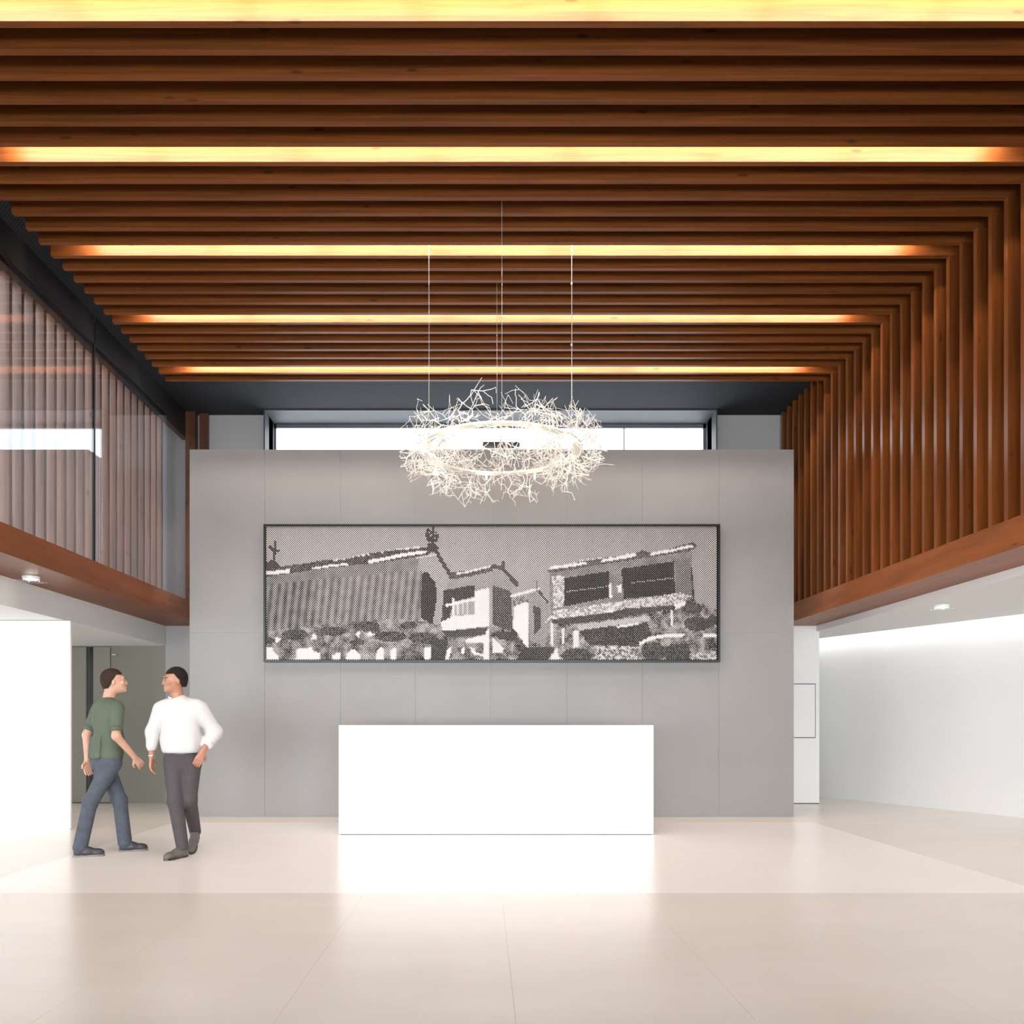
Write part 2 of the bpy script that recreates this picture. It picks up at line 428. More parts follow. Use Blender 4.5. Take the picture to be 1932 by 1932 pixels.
w1 = struct(obj('window_1', bm, 'dark_metal'), 'wide strip window high in the back wall with deep dark metal lining', 'window')
fx0, fx1, ft = WX0, WX1, 0.05
boxes('window_frame', 'frame_metal', [(fx0, fx0 + ft*0.5, 13.55, 13.6, WZ0, Z_C - .02), (fx1 - ft*0.8, fx1, 13.55, 13.6, WZ0, Z_C - .02),
      (fx0, fx1, 13.55, 13.6, Z_C - .03 - ft, Z_C - .02), (fx0, fx1, 13.55, 13.6, WZ0, WZ0 + ft), (2.26, 2.275, 13.55, 13.6, WZ0, Z_C - .07)], w1)
for a, b_ in ((WX0 + .025, 2.26), (2.275, WX1 - .04)):
    boxes('pane', 'glass', [(a, b_, 13.57, 13.58, WZ0 + .05, Z_C - .08)], w1)

# ------------------------------------------------------------------ grey wall of panels
HW = 4.90
wm = struct(boxes('wall_middle', 'joint', [(-3.90, 4.15, D_W + .008, D_W + .35, 0.0, HW - .004)]), 'freestanding grey wall of large stoneware panels behind the white desk')
ex = [-3.90, -2.90, -1.89, -0.89, 0.113, 1.123, 2.13, 3.15, 4.15]
for a, b_ in zip(ex, ex[1:]):
    for z0, z1 in ((0.012, 2.455), (2.459, HW)):
        boxes('panel', 'concrete', [(a + (.0015 if a > -3.9 else 0), b_ - (.0015 if b_ < 4.1 else 0), D_W, D_W + .012, z0, z1)], wm)

# ------------------------------------------------------------------ reception desk
dk = thing('reception_desk', 'long plain white reception desk standing in front of the grey wall', 'desk', (0.155, 9.52, 0))
DX0, DX1, DT = -1.612 - .155, 1.922 - .155, 1.232
boxes('front_panel', 'desk', [(DX0, DX1, 0, 0.04, 0.008, DT - .002)], dk, bevel=0.004)
boxes('side_panel', 'desk', [(DX0, DX0 + .04, 0.041, 0.8, 0.008, DT - .002)], dk, bevel=0.003)
boxes('side_panel', 'desk', [(DX1 - .04, DX1, 0.041, 0.8, 0.008, DT - .002)], dk, bevel=0.003)
boxes('counter_top', 'desk', [(DX0 + .041, DX1 - .041, 0.041, 0.34, DT - .045, DT - .002)], dk, bevel=0.003)
boxes('worktop', 'desk', [(DX0 + .041, DX1 - .041, 0.05, 0.79, 0.72, 0.76)], dk)
boxes('plinth', 'shadow_gap', [(DX0 + .02, DX1 - .02, 0.02, 0.78, 0.0, 0.01)], dk)

# ------------------------------------------------------------------ framed halftone picture
PX0, PX1, PZ0, PZ1 = -2.885, 3.137, 2.06, 3.878
PD = D_W - 0.12
pc = thing('framed_picture', 'very wide black framed black and white dot print of stone granaries on the grey wall', 'picture', ((PX0+PX1)/2, PD, (PZ0+PZ1)/2))
hw, hh = (PX1-PX0)/2, (PZ1-PZ0)/2
fw = 0.026
boxes('frame', 'frame_black', [(-hw, hw, -.005, .118, hh - fw, hh), (-hw, hw, -.005, .118, -hh, -hh + fw),
      (-hw, -hw + fw, -.005, .118, -hh + fw, hh - fw), (hw - fw, hw, -.005, .118, -hh + fw, hh - fw)], pc)
boxes('print_backing', 'print_black', [(-hw + fw, hw - fw, 0.012, 0.118, -hh + fw, hh - fw)], pc)

A = lambda pts: [((x / 4.39) - 9, (y / 4.39) - 13) for x, y in pts]
B = lambda pts: [((x / 4.39) + 431, (y / 4.39) - 13) for x, y in pts]
PW, PH = 858.0, 254.0
rng = np.random.default_rng(4)
SP = 4.25
gx, gy = np.meshgrid(np.arange(0, int(PW / SP)), np.arange(0, int(PH / (SP / 2))))
U = (gx * SP + (gy % 2) * SP / 2 + SP / 2).ravel(); V = (gy * SP / 2 + SP / 4).ravel()
keep = (U < PW - 1) & (V < PH - 1); U = U[keep]; V = V[keep]
def inside(poly):
    r = np.zeros(len(U), bool); n = len(poly); j = n - 1
    for i in range(n):
        xi, yi = poly[i]; xj, yj = poly[j]
        if yi != yj:
            r ^= ((yi > V) != (yj > V)) & (U < (xj - xi) * (V - yi) / (yj - yi) + xi)
        j = i
    return r
def line_mask(pts, w):
    r = np.zeros(len(U), bool)
    for (x0, y0), (x1, y1) in zip(pts, pts[1:]):
        dx, dy = x1 - x0, y1 - y0; L2 = dx*dx + dy*dy
        t_ = np.clip(((U - x0) * dx + (V - y0) * dy) / L2, 0, 1)
        r |= (np.hypot(U - x0 - t_*dx, V - y0 - t_*dy) < w / 2)
    return r
LUM = 0.50 - 0.07 * U / PW
nz = rng.random(len(U))
def smooth_noise(s, seed):
    r = np.random.default_rng(seed).random((80, 240))
    fx, fy = U / s, V / s; ix, iy = fx.astype(int), fy.astype(int); tx, ty = fx - ix, fy - iy
    a = r[iy, ix] * (1-tx) + r[iy, ix+1] * tx; b_ = r[iy+1, ix] * (1-tx) + r[iy+1, ix+1] * tx
    return a * (1-ty) + b_ * ty
n1 = smooth_noise(9, 1); n2 = smooth_noise(5, 2)
def paint(mask, v, noise=0.0, coarse=0.0):
    global LUM
    LUM = np.where(mask, v + noise * (nz - .5) + coarse * (n1 - .5), LUM)
# foreground clutter
paint(inside(A([(45,860),(700,800),(1500,860),(1932,880),(1932,1180),(45,1180)])), .30, .2, .5)
paint(inside(B([(0,900),(480,800),(1600,640),(1870,760),(1870,1180),(0,1180)])), .30, .25, .5)
# left granary
wallp = A([(45,470),(720,380),(1300,295),(1345,450),(1330,840),(1000,830),(500,880),(45,930)])
m_ = inside(wallp)
strp = np.sin((U * 4.39 + V * .5) / 62 * 2 * PI)
LUM = np.where(m_, .31 + .10 * strp + .14 * (n1 - .5) - .06 * (U < 90), LUM)
up = inside(A([(45,470),(720,380),(1300,295),(1310,420),(720,480),(45,540)]))
LUM = np.where(up, .30 + .1 * (n1 - .5), LUM)
paint(inside(A([(1300,300),(1455,262),(1610,520),(1510,600),(1490,880),(1430,870),(1330,830),(1340,440)])), .46, .06)
paint(inside(A([(1340,445),(1385,440),(1455,530),(1465,640),(1430,875),(1330,820)])), .07, .03)
paint(inside(A([(45,365),(160,392),(400,362),(550,335),(700,335),(900,285),(1100,258),(1340,235),(1450,220),(1400,295),(1150,335),(950,365),(720,385),(500,412),(230,450),(45,480)])), .13, .12)
paint(line_mask(A([(45,448),(230,430)]), 7) | line_mask(A([(440,407),(590,385),(720,372)]), 4) | line_mask(A([(900,352),(1030,328),(1160,300),(1370,268)]), 6), .95)
paint(line_mask(A([(600,345),(900,290),(1120,255),(1330,230)]), 3) & (nz > .6), .85)
paint(line_mask(A([(1455,262),(1520,370),(1600,500)]), 7), .10)
paint(line_mask(A([(1432,60),(1430,230)]), 4) | (inside(A([(1380,80),(1430,70),(1480,130),(1470,190),(1380,190),(1370,130)])) & (nz > .3)), .10)
paint(inside(A([(1350,260),(1400,200),(1440,195),(1480,240),(1450,275)])), .10)
paint(line_mask(A([(120,190),(118,260),(105,350)]), 5) | line_mask(A([(75,228),(110,262),(160,258)]), 4) | inside(A([(45,360),(110,330),(165,395),(45,400)])), .10)
paint(line_mask(A([(1300,320),(1470,290)]), 2), .8)
# ledge stones under it
for cx_, cy_, rx, ry in ((280,960,110,45),(600,930,110,38),(880,890,110,40),(1080,975,130,45),(800,1025,60,25),(1350,990,120,50),(1240,880,60,30),(60,1010,60,30)):
    (a, b_), = A([(cx_, cy_)])
    paint(((U-a)/(rx/4.39))**2 + ((V-b_)/(ry/4.39))**2 < 1, .12, .15)
for p in ([(110,1020),(130,980),(170,990),(130,1030)], [(420,1000),(430,955),(470,960),(460,1000)], [(785,970),(800,930),(825,930),(820,985)], [(870,960),(900,935),(950,960),(910,975)]):
    paint(inside(A(p)), .9)
for p in ([(45,1060),(90,1060),(110,1110),(150,1130),(150,1175),(45,1175)], [(290,1175),(300,1080),(420,1065),(440,1100),(495,1110),(495,1175)],
          [(590,1175),(600,1130),(660,1100),(665,1175)], [(705,1175),(715,1110),(770,1080),(825,1120),(825,1175)], [(955,1175),(965,1100),(1000,1055),(1027,1080),(1025,1175)],
          [(1075,1175),(1080,1080),(1130,1075),(1130,1175)], [(1360,1175),(1360,1070),(1415,1060),(1410,1175)], [(1530,1175),(1550,1090),(1590,1060),(1580,1120),(1560,1175)],
          [(1660,1090),(1690,1060),(1700,1120),(1680,1130)], [(1740,1060),(1780,1080),(1790,1110),(1850,1120),(1850,1140),(1760,1120)]):
    paint(inside(A(p)), .96)
paint(inside(A([(1420,1000),(1560,1000),(1530,1175),(1420,1175)])), .10, .06)
# middle granary
paint(inside(A([(1600,470),(1932,400),(1932,600),(1780,620),(1520,720),(1520,600)]) ), .42, .06)
paint(inside(A([(1590,440),(1700,430),(1830,420),(1932,380),(1932,430),(1760,470),(1580,500),(1560,480)])), .14, .1)
paint(line_mask(A([(1640,450),(1720,440),(1850,405),(1932,385)]), 3), .9)
paint(inside(A([(1520,590),(1780,545),(1780,640),(1600,690),(1570,830),(1500,850),(1515,700)])), .09, .04)
paint(inside(A([(1780,600),(1905,565),(1905,890),(1520,930),(1495,860),(1600,800),(1620,805),(1780,790)])), .93, .05)
paint(line_mask(A([(1545,715),(1780,665)]), 5) | line_mask(A([(1605,660),(1605,810)]), 4), .95)
for q in (1640, 1680, 1720): paint(line_mask(A([(q,710),(q,790)]), 3), .8)
paint(inside(A([(1500,930),(1880,900),(1880,960),(1560,985)])), .12, .05)
paint(inside(A([(1700,1000),(1860,960),(1900,900),(1905,1175),(1850,1175),(1850,1030),(1720,1030)])), .93, .05)
paint(inside(B([(0,420),(60,410),(190,550),(140,600),(0,560)])), .40, .06)
paint(line_mask(B([(0,395),(70,400),(130,460),(200,545)]), 8) | inside(B([(55,400),(80,345),(100,360),(95,410)])), .12)
paint(inside(B([(0,550),(150,600),(160,800),(175,900),(150,930),(0,880)])), .14, .08)
paint(inside(B([(0,940),(200,930),(210,1000),(60,1000)])), .10, .06)
paint(inside(B([(150,650),(300,600),(300,690),(170,720)])), .35, .4)
paint(line_mask(B([(150,640),(260,610),(380,580)]), 5), .92)
paint(line_mask(B([(365,520),(365,590)]), 4), .2)
paint(inside(B([(300,620),(380,600),(455,690),(490,840),(430,1060),(310,1010)])), .40, .08)
paint(line_mask(B([(385,600),(455,690)]), 4), .12)
paint(inside(B([(335,720),(395,740),(400,900),(345,960)])), .12, .05)
paint(inside(B([(225,700),(300,685),(300,1060),(275,1060),(200,940),(165,905),(175,740)])), .96)
paint(inside(B([(0,980),(90,1070),(80,1115),(0,1115)])), .92, .1)
# right granary
paint(inside(B([(470,430),(1650,235),(1680,660),(1500,710),(480,840)])), .32, .08, .15)
paint(inside(B([(455,425),(760,345),(1180,290),(1240,255),(1330,285),(1660,190),(1700,220),(1640,265),(1100,345),(480,445)])), .17, .15)
paint(line_mask(B([(500,400),(640,385),(770,362)]), 5) | line_mask(B([(910,345),(1050,320),(1180,300)]), 5) | line_mask(B([(1320,287),(1450,265),(1660,222)]), 5), .95)
paint(line_mask(B([(480,405),(760,335),(1180,285)]), 3) & (nz > .55), .85)
paint(inside(B([(495,465),(590,465),(590,720),(500,740)])), .60, .7)
paint(inside(B([(590,490),(970,430),(970,650),(590,725)])), .06, .03)
paint(inside(B([(1070,410),(1510,350),(1515,625),(1090,660)])), .06, .03)
paint(line_mask(B([(610,602),(970,556)]), 2) | line_mask(B([(1160,527),(1510,487)]), 2), .35)
paint(inside(B([(1520,350),(1640,330),(1670,660),(1530,640)])), .25, .06)
paint(line_mask(B([(1650,400),(1672,665)]), 3), .06)
paint(inside(B([(500,760),(1000,690),(1560,610),(1650,640),(1500,710),(1000,770),(500,830)])), .62, .7)
paint(inside(B([(965,545),(985,530),(992,650),(965,655)])) | inside(B([(1035,550),(1065,545),(1070,610),(1045,610)])) | inside(B([(940,770),(1000,735),(1010,760),(960,800)])) | inside(B([(1505,720),(1540,690),(1610,680),(1600,715),(1520,745)])), .96)
paint(inside(B([(480,835),(980,775),(1120,740),(1500,715),(1500,745),(1010,830),(620,875),(500,865)])), .12, .08)
paint(inside(B([(700,880),(1300,800),(1310,845),(720,925)])), .60, .15)
paint(line_mask(B([(490,870),(490,1040)]), 5) | line_mask(B([(583,910),(583,1030)]), 4) | line_mask(B([(1490,770),(1490,880)]), 5) | inside(B([(430,870),(480,800),(500,820),(440,850)])), .92)
paint(inside(B([(665,930),(715,920),(715,1060),(670,1070)])), .9)
paint(inside(B([(720,925),(1050,880),(1280,860),(1325,960),(1220,1055),(800,1045)])), .10, .1)
paint(inside(B([(850,1055),(1220,1055),(1200,1180),(850,1180)])), .50, .8)
paint(line_mask(B([(1040,895),(1200,870)]), 4) | line_mask(B([(1230,1030),(1330,985),(1430,970),(1580,965)]), 6) | line_mask(B([(1760,965),(1860,965)]), 6) | line_mask(B([(1410,1060),(1410,1120)]), 4), .95)
for cx_, cy_, rx, ry in ((1340,1100,105,75),(1530,1110,115,75),(700,1130,130,60),(1700,870,110,60),(1660,740,80,50)):
    (a, b_), = B([(cx_, cy_)])
    paint(((U-a)/(rx/4.39))**2 + ((V-b_)/(ry/4.39))**2 < 1, .12, .12)
paint(inside(B([(1680,910),(1820,800),(1870,800),(1870,870),(1720,930)])), .10, .05)
paint(inside(B([(240,1070),(520,1060),(460,1175),(200,1175)])), .10, .06)
paint(inside(B([(530,1065),(562,1175),(465,1175)])), .96)
paint(inside(B([(1660,1120),(1860,1100),(1860,1180),(1640,1180)])), .55, .7)
LUM = np.clip(LUM, .04, 1.0)
half = (SP / 2) * np.sqrt(LUM)
sx_ = (2 * hw - 2 * fw) / PW; sz_ = (2 * hh - 2 * fw) / PH
xc = -hw + fw + U * sx_; zc = hh - fw - V * sz_
hx = np.minimum(half * sx_, np.minimum(xc + hw - fw, hw - fw - xc)); hz = np.minimum(half * sz_, np.minimum(zc + hh - fw, hh - fw - zc))
n_ = len(U); vs = np.zeros((n_, 4, 3)); vs[:, :, 1] = 0.0105
vs[:, 0, 0] = xc - hx; vs[:, 0, 2] = zc; vs[:, 1, 0] = xc; vs[:, 1, 2] = zc - hz
vs[:, 2, 0] = xc + hx; vs[:, 2, 2] = zc; vs[:, 3, 0] = xc; vs[:, 3, 2] = zc + hz
vs[:, :, 1] += (np.arange(n_) % 2)[:, None] * 0.0006
def arr_mesh(name, verts, faces):
    me = bpy.data.meshes.new(name)
    me.vertices.add(len(verts)); me.vertices.foreach_set('co', np.asarray(verts, np.float32).ravel())
    faces = np.asarray(faces, np.int32); n, w = faces.shape
    me.loops.add(n * w); me.loops.foreach_set('vertex_index', faces.ravel())
    me.polygons.add(n); me.polygons.foreach_set('loop_start', np.arange(0, n * w, w, dtype=np.int32))
    me.update(calc_edges=True); me.validate()
    return me
po = obj('print_dots', arr_mesh('print_dots', vs.reshape(-1, 3), np.arange(n_ * 4).reshape(-1, 4)), 'print_white', pc)
po['kind'] = 'stuff'

# ------------------------------------------------------------------ chandelier
random.seed(11)
CC = Vector((0.175, 8.33, CZ + 2.68))
ch = thing('chandelier', 'large white ring chandelier of tangled twig-like wires with glowing bulbs, hanging above the desk', 'chandelier', CC)
RR = 0.76
def ringband(bm, r, w, h, z, n=72):
    rs = []
    for k in range(n):
        c, s = math.cos(2*PI*k/n), math.sin(2*PI*k/n)
        rs.append([bm.verts.new((c*q, s*q, z + zz)) for q, zz in ((r-w, 0), (r+w, 0), (r+w, h), (r-w, h))])
    for k in range(n):
        a, b_ = rs[k], rs[(k+1) % n]
        for j in range(4):
            bm.faces.new((a[j], a[(j+1) % 4], b_[(j+1) % 4], b_[j]))
bm = bmesh.new(); ringband(bm, RR, 0.045, 0.02, -0.01)
obj('ring', bm, 'ivory', ch, smooth=False)
bm = bmesh.new()
def twig(bm, p, d, ctr, depth, r):
    pts = [p.copy()]; 
    nseg = random.randint(1, 3) if depth else random.randint(3, 5)
    for i in range(nseg):
        L_ = random.uniform(.04, .10)
        ax = Vector((random.gauss(0,1), random.gauss(0,1), random.gauss(0,1))).normalized()
        d = (Matrix.Rotation(random.choice((.15, .3, .9, 1.1)), 3, ax) @ d).normalized()
        q = p + d * L_
        # keep inside the torus-like cloud
        rad = Vector((q.x, q.y, 0)); nr = rad.normalized() * RR
        off = q - nr
        if (off.x**2 + off.y**2) / .27**2 + (off.z / .34)**2 > 1 and random.random() < .78:
            d = (d - off.normalized() * 1.3).normalized(); q = p + d * L_ * .6
        p = q; pts.append(p.copy())
        if depth < 2 and random.random() < .62:
            ax = Vector((random.gauss(0,1), random.gauss(0,1), random.gauss(0,1))).normalized()
            twig(bm, p, (Matrix.Rotation(random.uniform(.7, 1.2), 3, ax) @ d).normalized(), ctr, depth + 1, r * .82)
    tube(bm, pts, r, 4, r * .7)
for i in range(240):
    th = random.uniform(0, 2*PI); ph = random.uniform(0, 2*PI)
    rr = random.choice((0.02, .06, .12, .17))
    c = Vector((math.cos(th), math.sin(th), 0)); n = c * math.cos(ph) + Vector((0, 0, math.sin(ph)))
    p = c * RR + n * rr
    twig(bm, p, (n + Vector((random.gauss(0,.5), random.gauss(0,.5), random.gauss(0,.5)))).normalized(), p, 0, random.choice((.0036, .0042, .005, .0068)))
tw = obj('twigs', bm, 'ivory', ch); tw['kind'] = 'stuff'; tw['label'] = 'tangle of ivory twig-like wires'
for a_ in (100, 150, 190, 232, 262, 290, 330, 20, 60):
    a = math.radians(a_)
    x, y, z = RR * math.cos(a) * 1.0, RR * math.sin(a), -.06 - .03 * math.sin(3 * a)
    bm = bmesh.new(); lathe(bm, [(.004, -.03), (.010, -.022), (.012, -.01), (.010, .004), (.006, .012)], (x, y, z), 12)
    b_ = obj('bulb', bm, 'bulb', ch, smooth=True)
    bm = bmesh.new(); lathe(bm, [(.009, .012), (.012, .016), (.012, .045), (.006, .05)], (x, y, z), 12)
    obj('bulb_holder', bm, 'ivory', ch)
    pl = bpy.data.lights.new('bulb_light', 'POINT'); pl.energy = 1.1; pl.color = (1, .86, .66); pl.shadow_soft_size = .012
    lo = bpy.data.objects.new('bulb_light', pl); COL.objects.link(lo); lo.parent = ch; lo.location = (x, y, z - .045)
boxes('driver_box', 'driver', [(-.17, .19, -.06, .06, .03, .07)], ch, bevel=.006)
boxes('cross_bar', 'ivory', [(-RR, RR, -.006, .006, .012, .024), (-.006, .006, -RR, RR, .012, .024)], ch)
top = Z_C - CC.z - .003
for wx, wy, r in ((-.70, 0, .0022), (.70, -.02, .0034), (.0, -.70, .0016), (-.02, .70, .0016)):
    bm = bmesh.new(); tube(bm, [(wx, wy, 0), (wx + .002, wy, top * .5), (wx, wy, top)], r, 6)
    obj('suspension_cable', bm, 'cable', ch)
for zz in (1.02, 1.62, 1.95):
    bm = bmesh.new(); lathe(bm, [(.006, 0), (.009, .004), (.009, .02), (.005, .024)], (.70, -.02, zz), 8)
    obj('cable_clip', bm, 'ivory', ch)

# ------------------------------------------------------------------ downlights
def downlight(loc, label, sq=.115):
    t = thing('ceiling_spotlight', label, 'ceiling light', loc)
    bm = bmesh.new(); lathe(bm, [(.07, -.028), (.085, -.024), (.088, -.0005)], (0, 0, 0), 28); obj('lamp_body', bm, 'plate', t)
    bm = bmesh.new(); lathe(bm, [(.06, -.034), (.062, -.028)], (0, 0, 0), 28); obj('lens', bm, 'lamp', t)
    bm = bmesh.new(); box(bm, -sq, sq, -sq, sq, -.052, -.044); obj('glass_plate', bm, 'glass', t)
    for a in (-1, 1):
        for b_ in (-1, 1):
            bm = bmesh.new(); tube(bm, [(a*.055, b_*.055, -.048), (a*.055, b_*.055, -.02)], .005, 6); obj('stud', bm, 'plate', t)
    return t
downlight((-4.67, 8.78, Z_B0), 'round spotlight with square glass plate on the underside of the left timber beam')
downlight((5.55, 10.25, 2.68), 'small white spotlight on the white ceiling of the right aisle', .1)

# ------------------------------------------------------------------ people
def sd_caps(P, a, b, ra, rb):
    a = np.array(a, np.float32); b = np.array(b, np.float32); d = b - a
    t_ = np.clip(((P - a) @ d) / max(1e-9, float(d @ d)), 0, 1)
    return np.linalg.norm(P - a - t_[..., None] * d, axis=-1) - (ra + (rb - ra) * t_)
def rotm(yaw, pitch=0., roll=0.):
    return np.array((Matrix.Rotation(yaw, 3, 'Z') @ Matrix.Rotation(pitch, 3, 'X') @ Matrix.Rotation(roll, 3, 'Y')), np.float32)
def sd_ell(P, c, r, R=None):
    q = P - np.array(c, np.float32)
    if R is not None: q = q @ R
    r = np.array(r, np.float32)
    k0 = np.linalg.norm(q / r, axis=-1); k1 = np.linalg.norm(q / (r * r), axis=-1)
    return k0 * (k0 - 1) / np.maximum(k1, 1e-6)
def sdf_mesh(name, prims, vox, cuts=()):
    """prims: (kind, args..., k) smooth-unioned; negative 'sub' prims carve; cuts: (point, normal) keep the side against the normal"""
    lo = np.full(3, 9.); hi = np.full(3, -9.)
    for p in prims:
        if p[0] == 'c':
            for q, r in ((p[1], p[3]), (p[2], p[4])):
                lo = np.minimum(lo, np.array(q) - r); hi = np.maximum(hi, np.array(q) + r)
        elif p[0] == 'e':
            r = max(p[2]); lo = np.minimum(lo, np.array(p[1]) - r); hi = np.maximum(hi, np.array(p[1]) + r)
    lo -= .03; hi += .03
    n = np.ceil((hi - lo) / vox).astype(int) + 1
    f = np.full(n, 1.0, np.float32)
    ax = [lo[i] + vox * np.arange(n[i]) for i in range(3)]
    for p in prims:
        if p[0] == 'c': q0 = np.minimum(p[1], p[2]) - max(p[3], p[4]); q1 = np.maximum(p[1], p[2]) + max(p[3], p[4])
        else: q0 = np.array(p[1]) - max(p[2]); q1 = np.array(p[1]) + max(p[2])
        k = p[-1]; m = .03 + k
        i0 = np.maximum(0, ((q0 - m - lo) / vox).astype(int)); i1 = np.minimum(n, ((q1 + m - lo) / vox).astype(int) + 2)
        sl = tuple(slice(i0[j], i1[j]) for j in range(3))
        G = np.stack(np.meshgrid(*[ax[j][sl[j]] for j in range(3)], indexing='ij'), -1).astype(np.float32)
        d = sd_caps(G, *p[1:5]) if p[0] == 'c' else sd_ell(G, p[1], p[2], p[3])
        g_ = f[sl]
        if p[0] == 's':
            f[sl] = np.maximum(g_, -d)
        else:
            h = np.clip(.5 + .5 * (g_ - d) / k, 0, 1)
            f[sl] = g_ * (1-h) + d * h - k * h * (1-h)
    if cuts:
        G = np.stack(np.meshgrid(*ax, indexing='ij'), -1).astype(np.float32)
        for c in cuts:
            if len(c) == 2:
                f = np.maximum(f, (G - np.array(c[0], np.float32)) @ np.array(c[1], np.float32))
            else:                       # function cut
                f = np.maximum(f, c[0](G))
    s = f < 0
    nx_, ny_, nz_ = f.shape
    acc = np.zeros((nx_-1, ny_-1, nz_-1, 3), np.float32); cnt = np.zeros((nx_-1, ny_-1, nz_-1), np.float32)
    cor = [(i, j, k) for i in (0, 1) for j in (0, 1) for k in (0, 1)]
    def sub(a_, c): return a_[c[0]:nx_-1+c[0], c[1]:ny_-1+c[1], c[2]:nz_-1+c[2]]
    for c in cor:
        for d in range(3):
            if c[d] == 0:
                e = list(c); e[d] = 1; e = tuple(e)
                fa, fb = sub(f, c), sub(f, e)
                x = (fa < 0) != (fb < 0)
                t_ = np.where(x, fa / np.where(x, fa - fb, 1), 0)
                cnt += x
                for q in range(3):
                    acc[..., q] += x * (c[q] + (t_ if q == d else 0))
    act = cnt > 0
    idx = -np.ones(act.shape, np.int64); idx[act] = np.arange(act.sum())
    ii = np.argwhere(act)
    verts = lo + vox * (ii + acc[act] / cnt[act][:, None])
    faces = []
    for d in range(3):
        a_, b_ = [q for q in range(3) if q != d]
        sA = [slice(1, -1)] * 3; sA[d] = slice(0, -1); sB = list(sA); sB[d] = slice(1, None)
        x = np.argwhere(s[tuple(sA)] != s[tuple(sB)])
        if not len(x): continue
        off = np.ones(3, int); off[d] = 0; x = x + off
        flip = s[x[:, 0], x[:, 1], x[:, 2]]
        def cell(da, db):
            y = x.copy(); y[:, a_] += da; y[:, b_] += db
            return idx[y[:, 0], y[:, 1], y[:, 2]]
        q = np.stack([cell(-1, -1), cell(0, -1), cell(0, 0), cell(-1, 0)], 1)
        if d == 1: flip = ~flip
        q[~flip] = q[~flip][:, ::-1]
        faces.append(q)
    faces = np.concatenate(faces)
    faces = faces[(faces >= 0).all(1)]
    return arr_mesh(name, verts, faces)

def unit(v): v = np.array(v, float); return v / np.linalg.norm(v)
def hand(prims, wrist, d, palm_n, side, curl=.35):
    """d: direction of the hand, palm_n: palm normal, side: +1/-1 where the thumb leaves"""
    d = unit(d); palm_n = unit(palm_n - np.dot(palm_n, d) * d); s = np.cross(d, palm_n) * side
    w = np.array(wrist, float)
    for o_ in (-.024, -.008, .008, .024):
        prims.append(('c', w + s*o_*.5, w + d*.085 + s*o_*1.15, .015, .013, .012))
    for o_, L_ in ((-.031, .062), (-.0105, .075), (.0105, .08), (.031, .072)):
        a = w + d*.09 + s*o_; c = curl
        dd = unit(d * math.cos(c) + palm_n * math.sin(c)); b_ = a + dd * L_ * .45
        c *= 2.1; dd = unit(d * math.cos(c) + palm_n * math.sin(c)); e = b_ + dd * L_ * .32
        c *= 1.35; dd = unit(d * math.cos(c) + palm_n * math.sin(c)); g_ = e + dd * L_ * .23
        prims += [('c', a, b_, .0105, .0095, .004), ('c', b_, e, .0095, .0085, .003), ('c', e, g_, .0085, .0075, .003)]
    a = w + d*.025 + s*.022; b_ = a + unit(d*.7 + s*.75 + palm_n*.3) * .045; e = b_ + unit(d*.95 + s*.25 + palm_n*.3) * .032
    prims += [('c', a, b_, .015, .012, .01), ('c', b_, e, .0115, .009, .004)]

def head(prims, c, yaw, pitch=0.):
    """yaw: rotation of a head that faces -Y by default; c: middle of the skull"""
    R = rotm(yaw, pitch); T = lambda p: np.array(c) + R @ np.array(p, np.float32)
    E = lambda p, r, k: prims.append(('e', T(p), r, R, k))
    E((0, .018, .03), (.074, .093, .085), .02)
    E((0, -.02, -.025), (.062, .075, .085), .02)
    E((0, -.045, -.075), (.042, .045, .035), .02)        # jaw, chin
    E((0, -.085, -.092), (.018, .016, .016), .012)
    E((0, -.080, .03), (.05, .02, .014), .012)           # brow
    for s in (-1, 1):
        E((s*.042, -.068, -.022), (.018, .020, .018), .012)      # cheek
        E((s*.073, .012, -.008), (.009, .018, .031), .004)       # ear
        E((s*.012, -.103, -.032), (.009, .010, .008), .004)      # nostril
    prims.append(('c', T((0, -.088, .018)), T((0, -.103, -.024)), .008, .0115, .008))
    E((0, -.094, -.057), (.022, .009, .0055), .003); E((0, -.091, -.068), (.019, .009, .006), .003)
    return T, R

def eyes(par, T, skinm):
    for s in (-1, 1):
        p = T((s*.030, -.0775, .006))
        bm = bmesh.new(); bmesh.ops.create_uvsphere(bm, u_segments=12, v_segments=8, radius=.0105, matrix=Matrix.Translation(Vector(p.tolist())))
        e = obj('eye', bm, M['eye_white'], par, smooth=True)
        p = T((s*.0315, -.0885, .006))
        bm = bmesh.new(); bmesh.ops.create_uvsphere(bm, u_segments=10, v_segments=6, radius=.0055, matrix=Matrix.Translation(Vector(p.tolist())))
        obj('iris', bm, M['iris'], e, smooth=True)
        bm = bmesh.new()
        tube(bm, [T((s*.014, -.100, .026)), T((s*.03, -.098, .031)), T((s*.048, -.083, .027))], .0035, 6, .0025)
        obj('eyebrow', bm, M['hair_dark'], par, smooth=True)

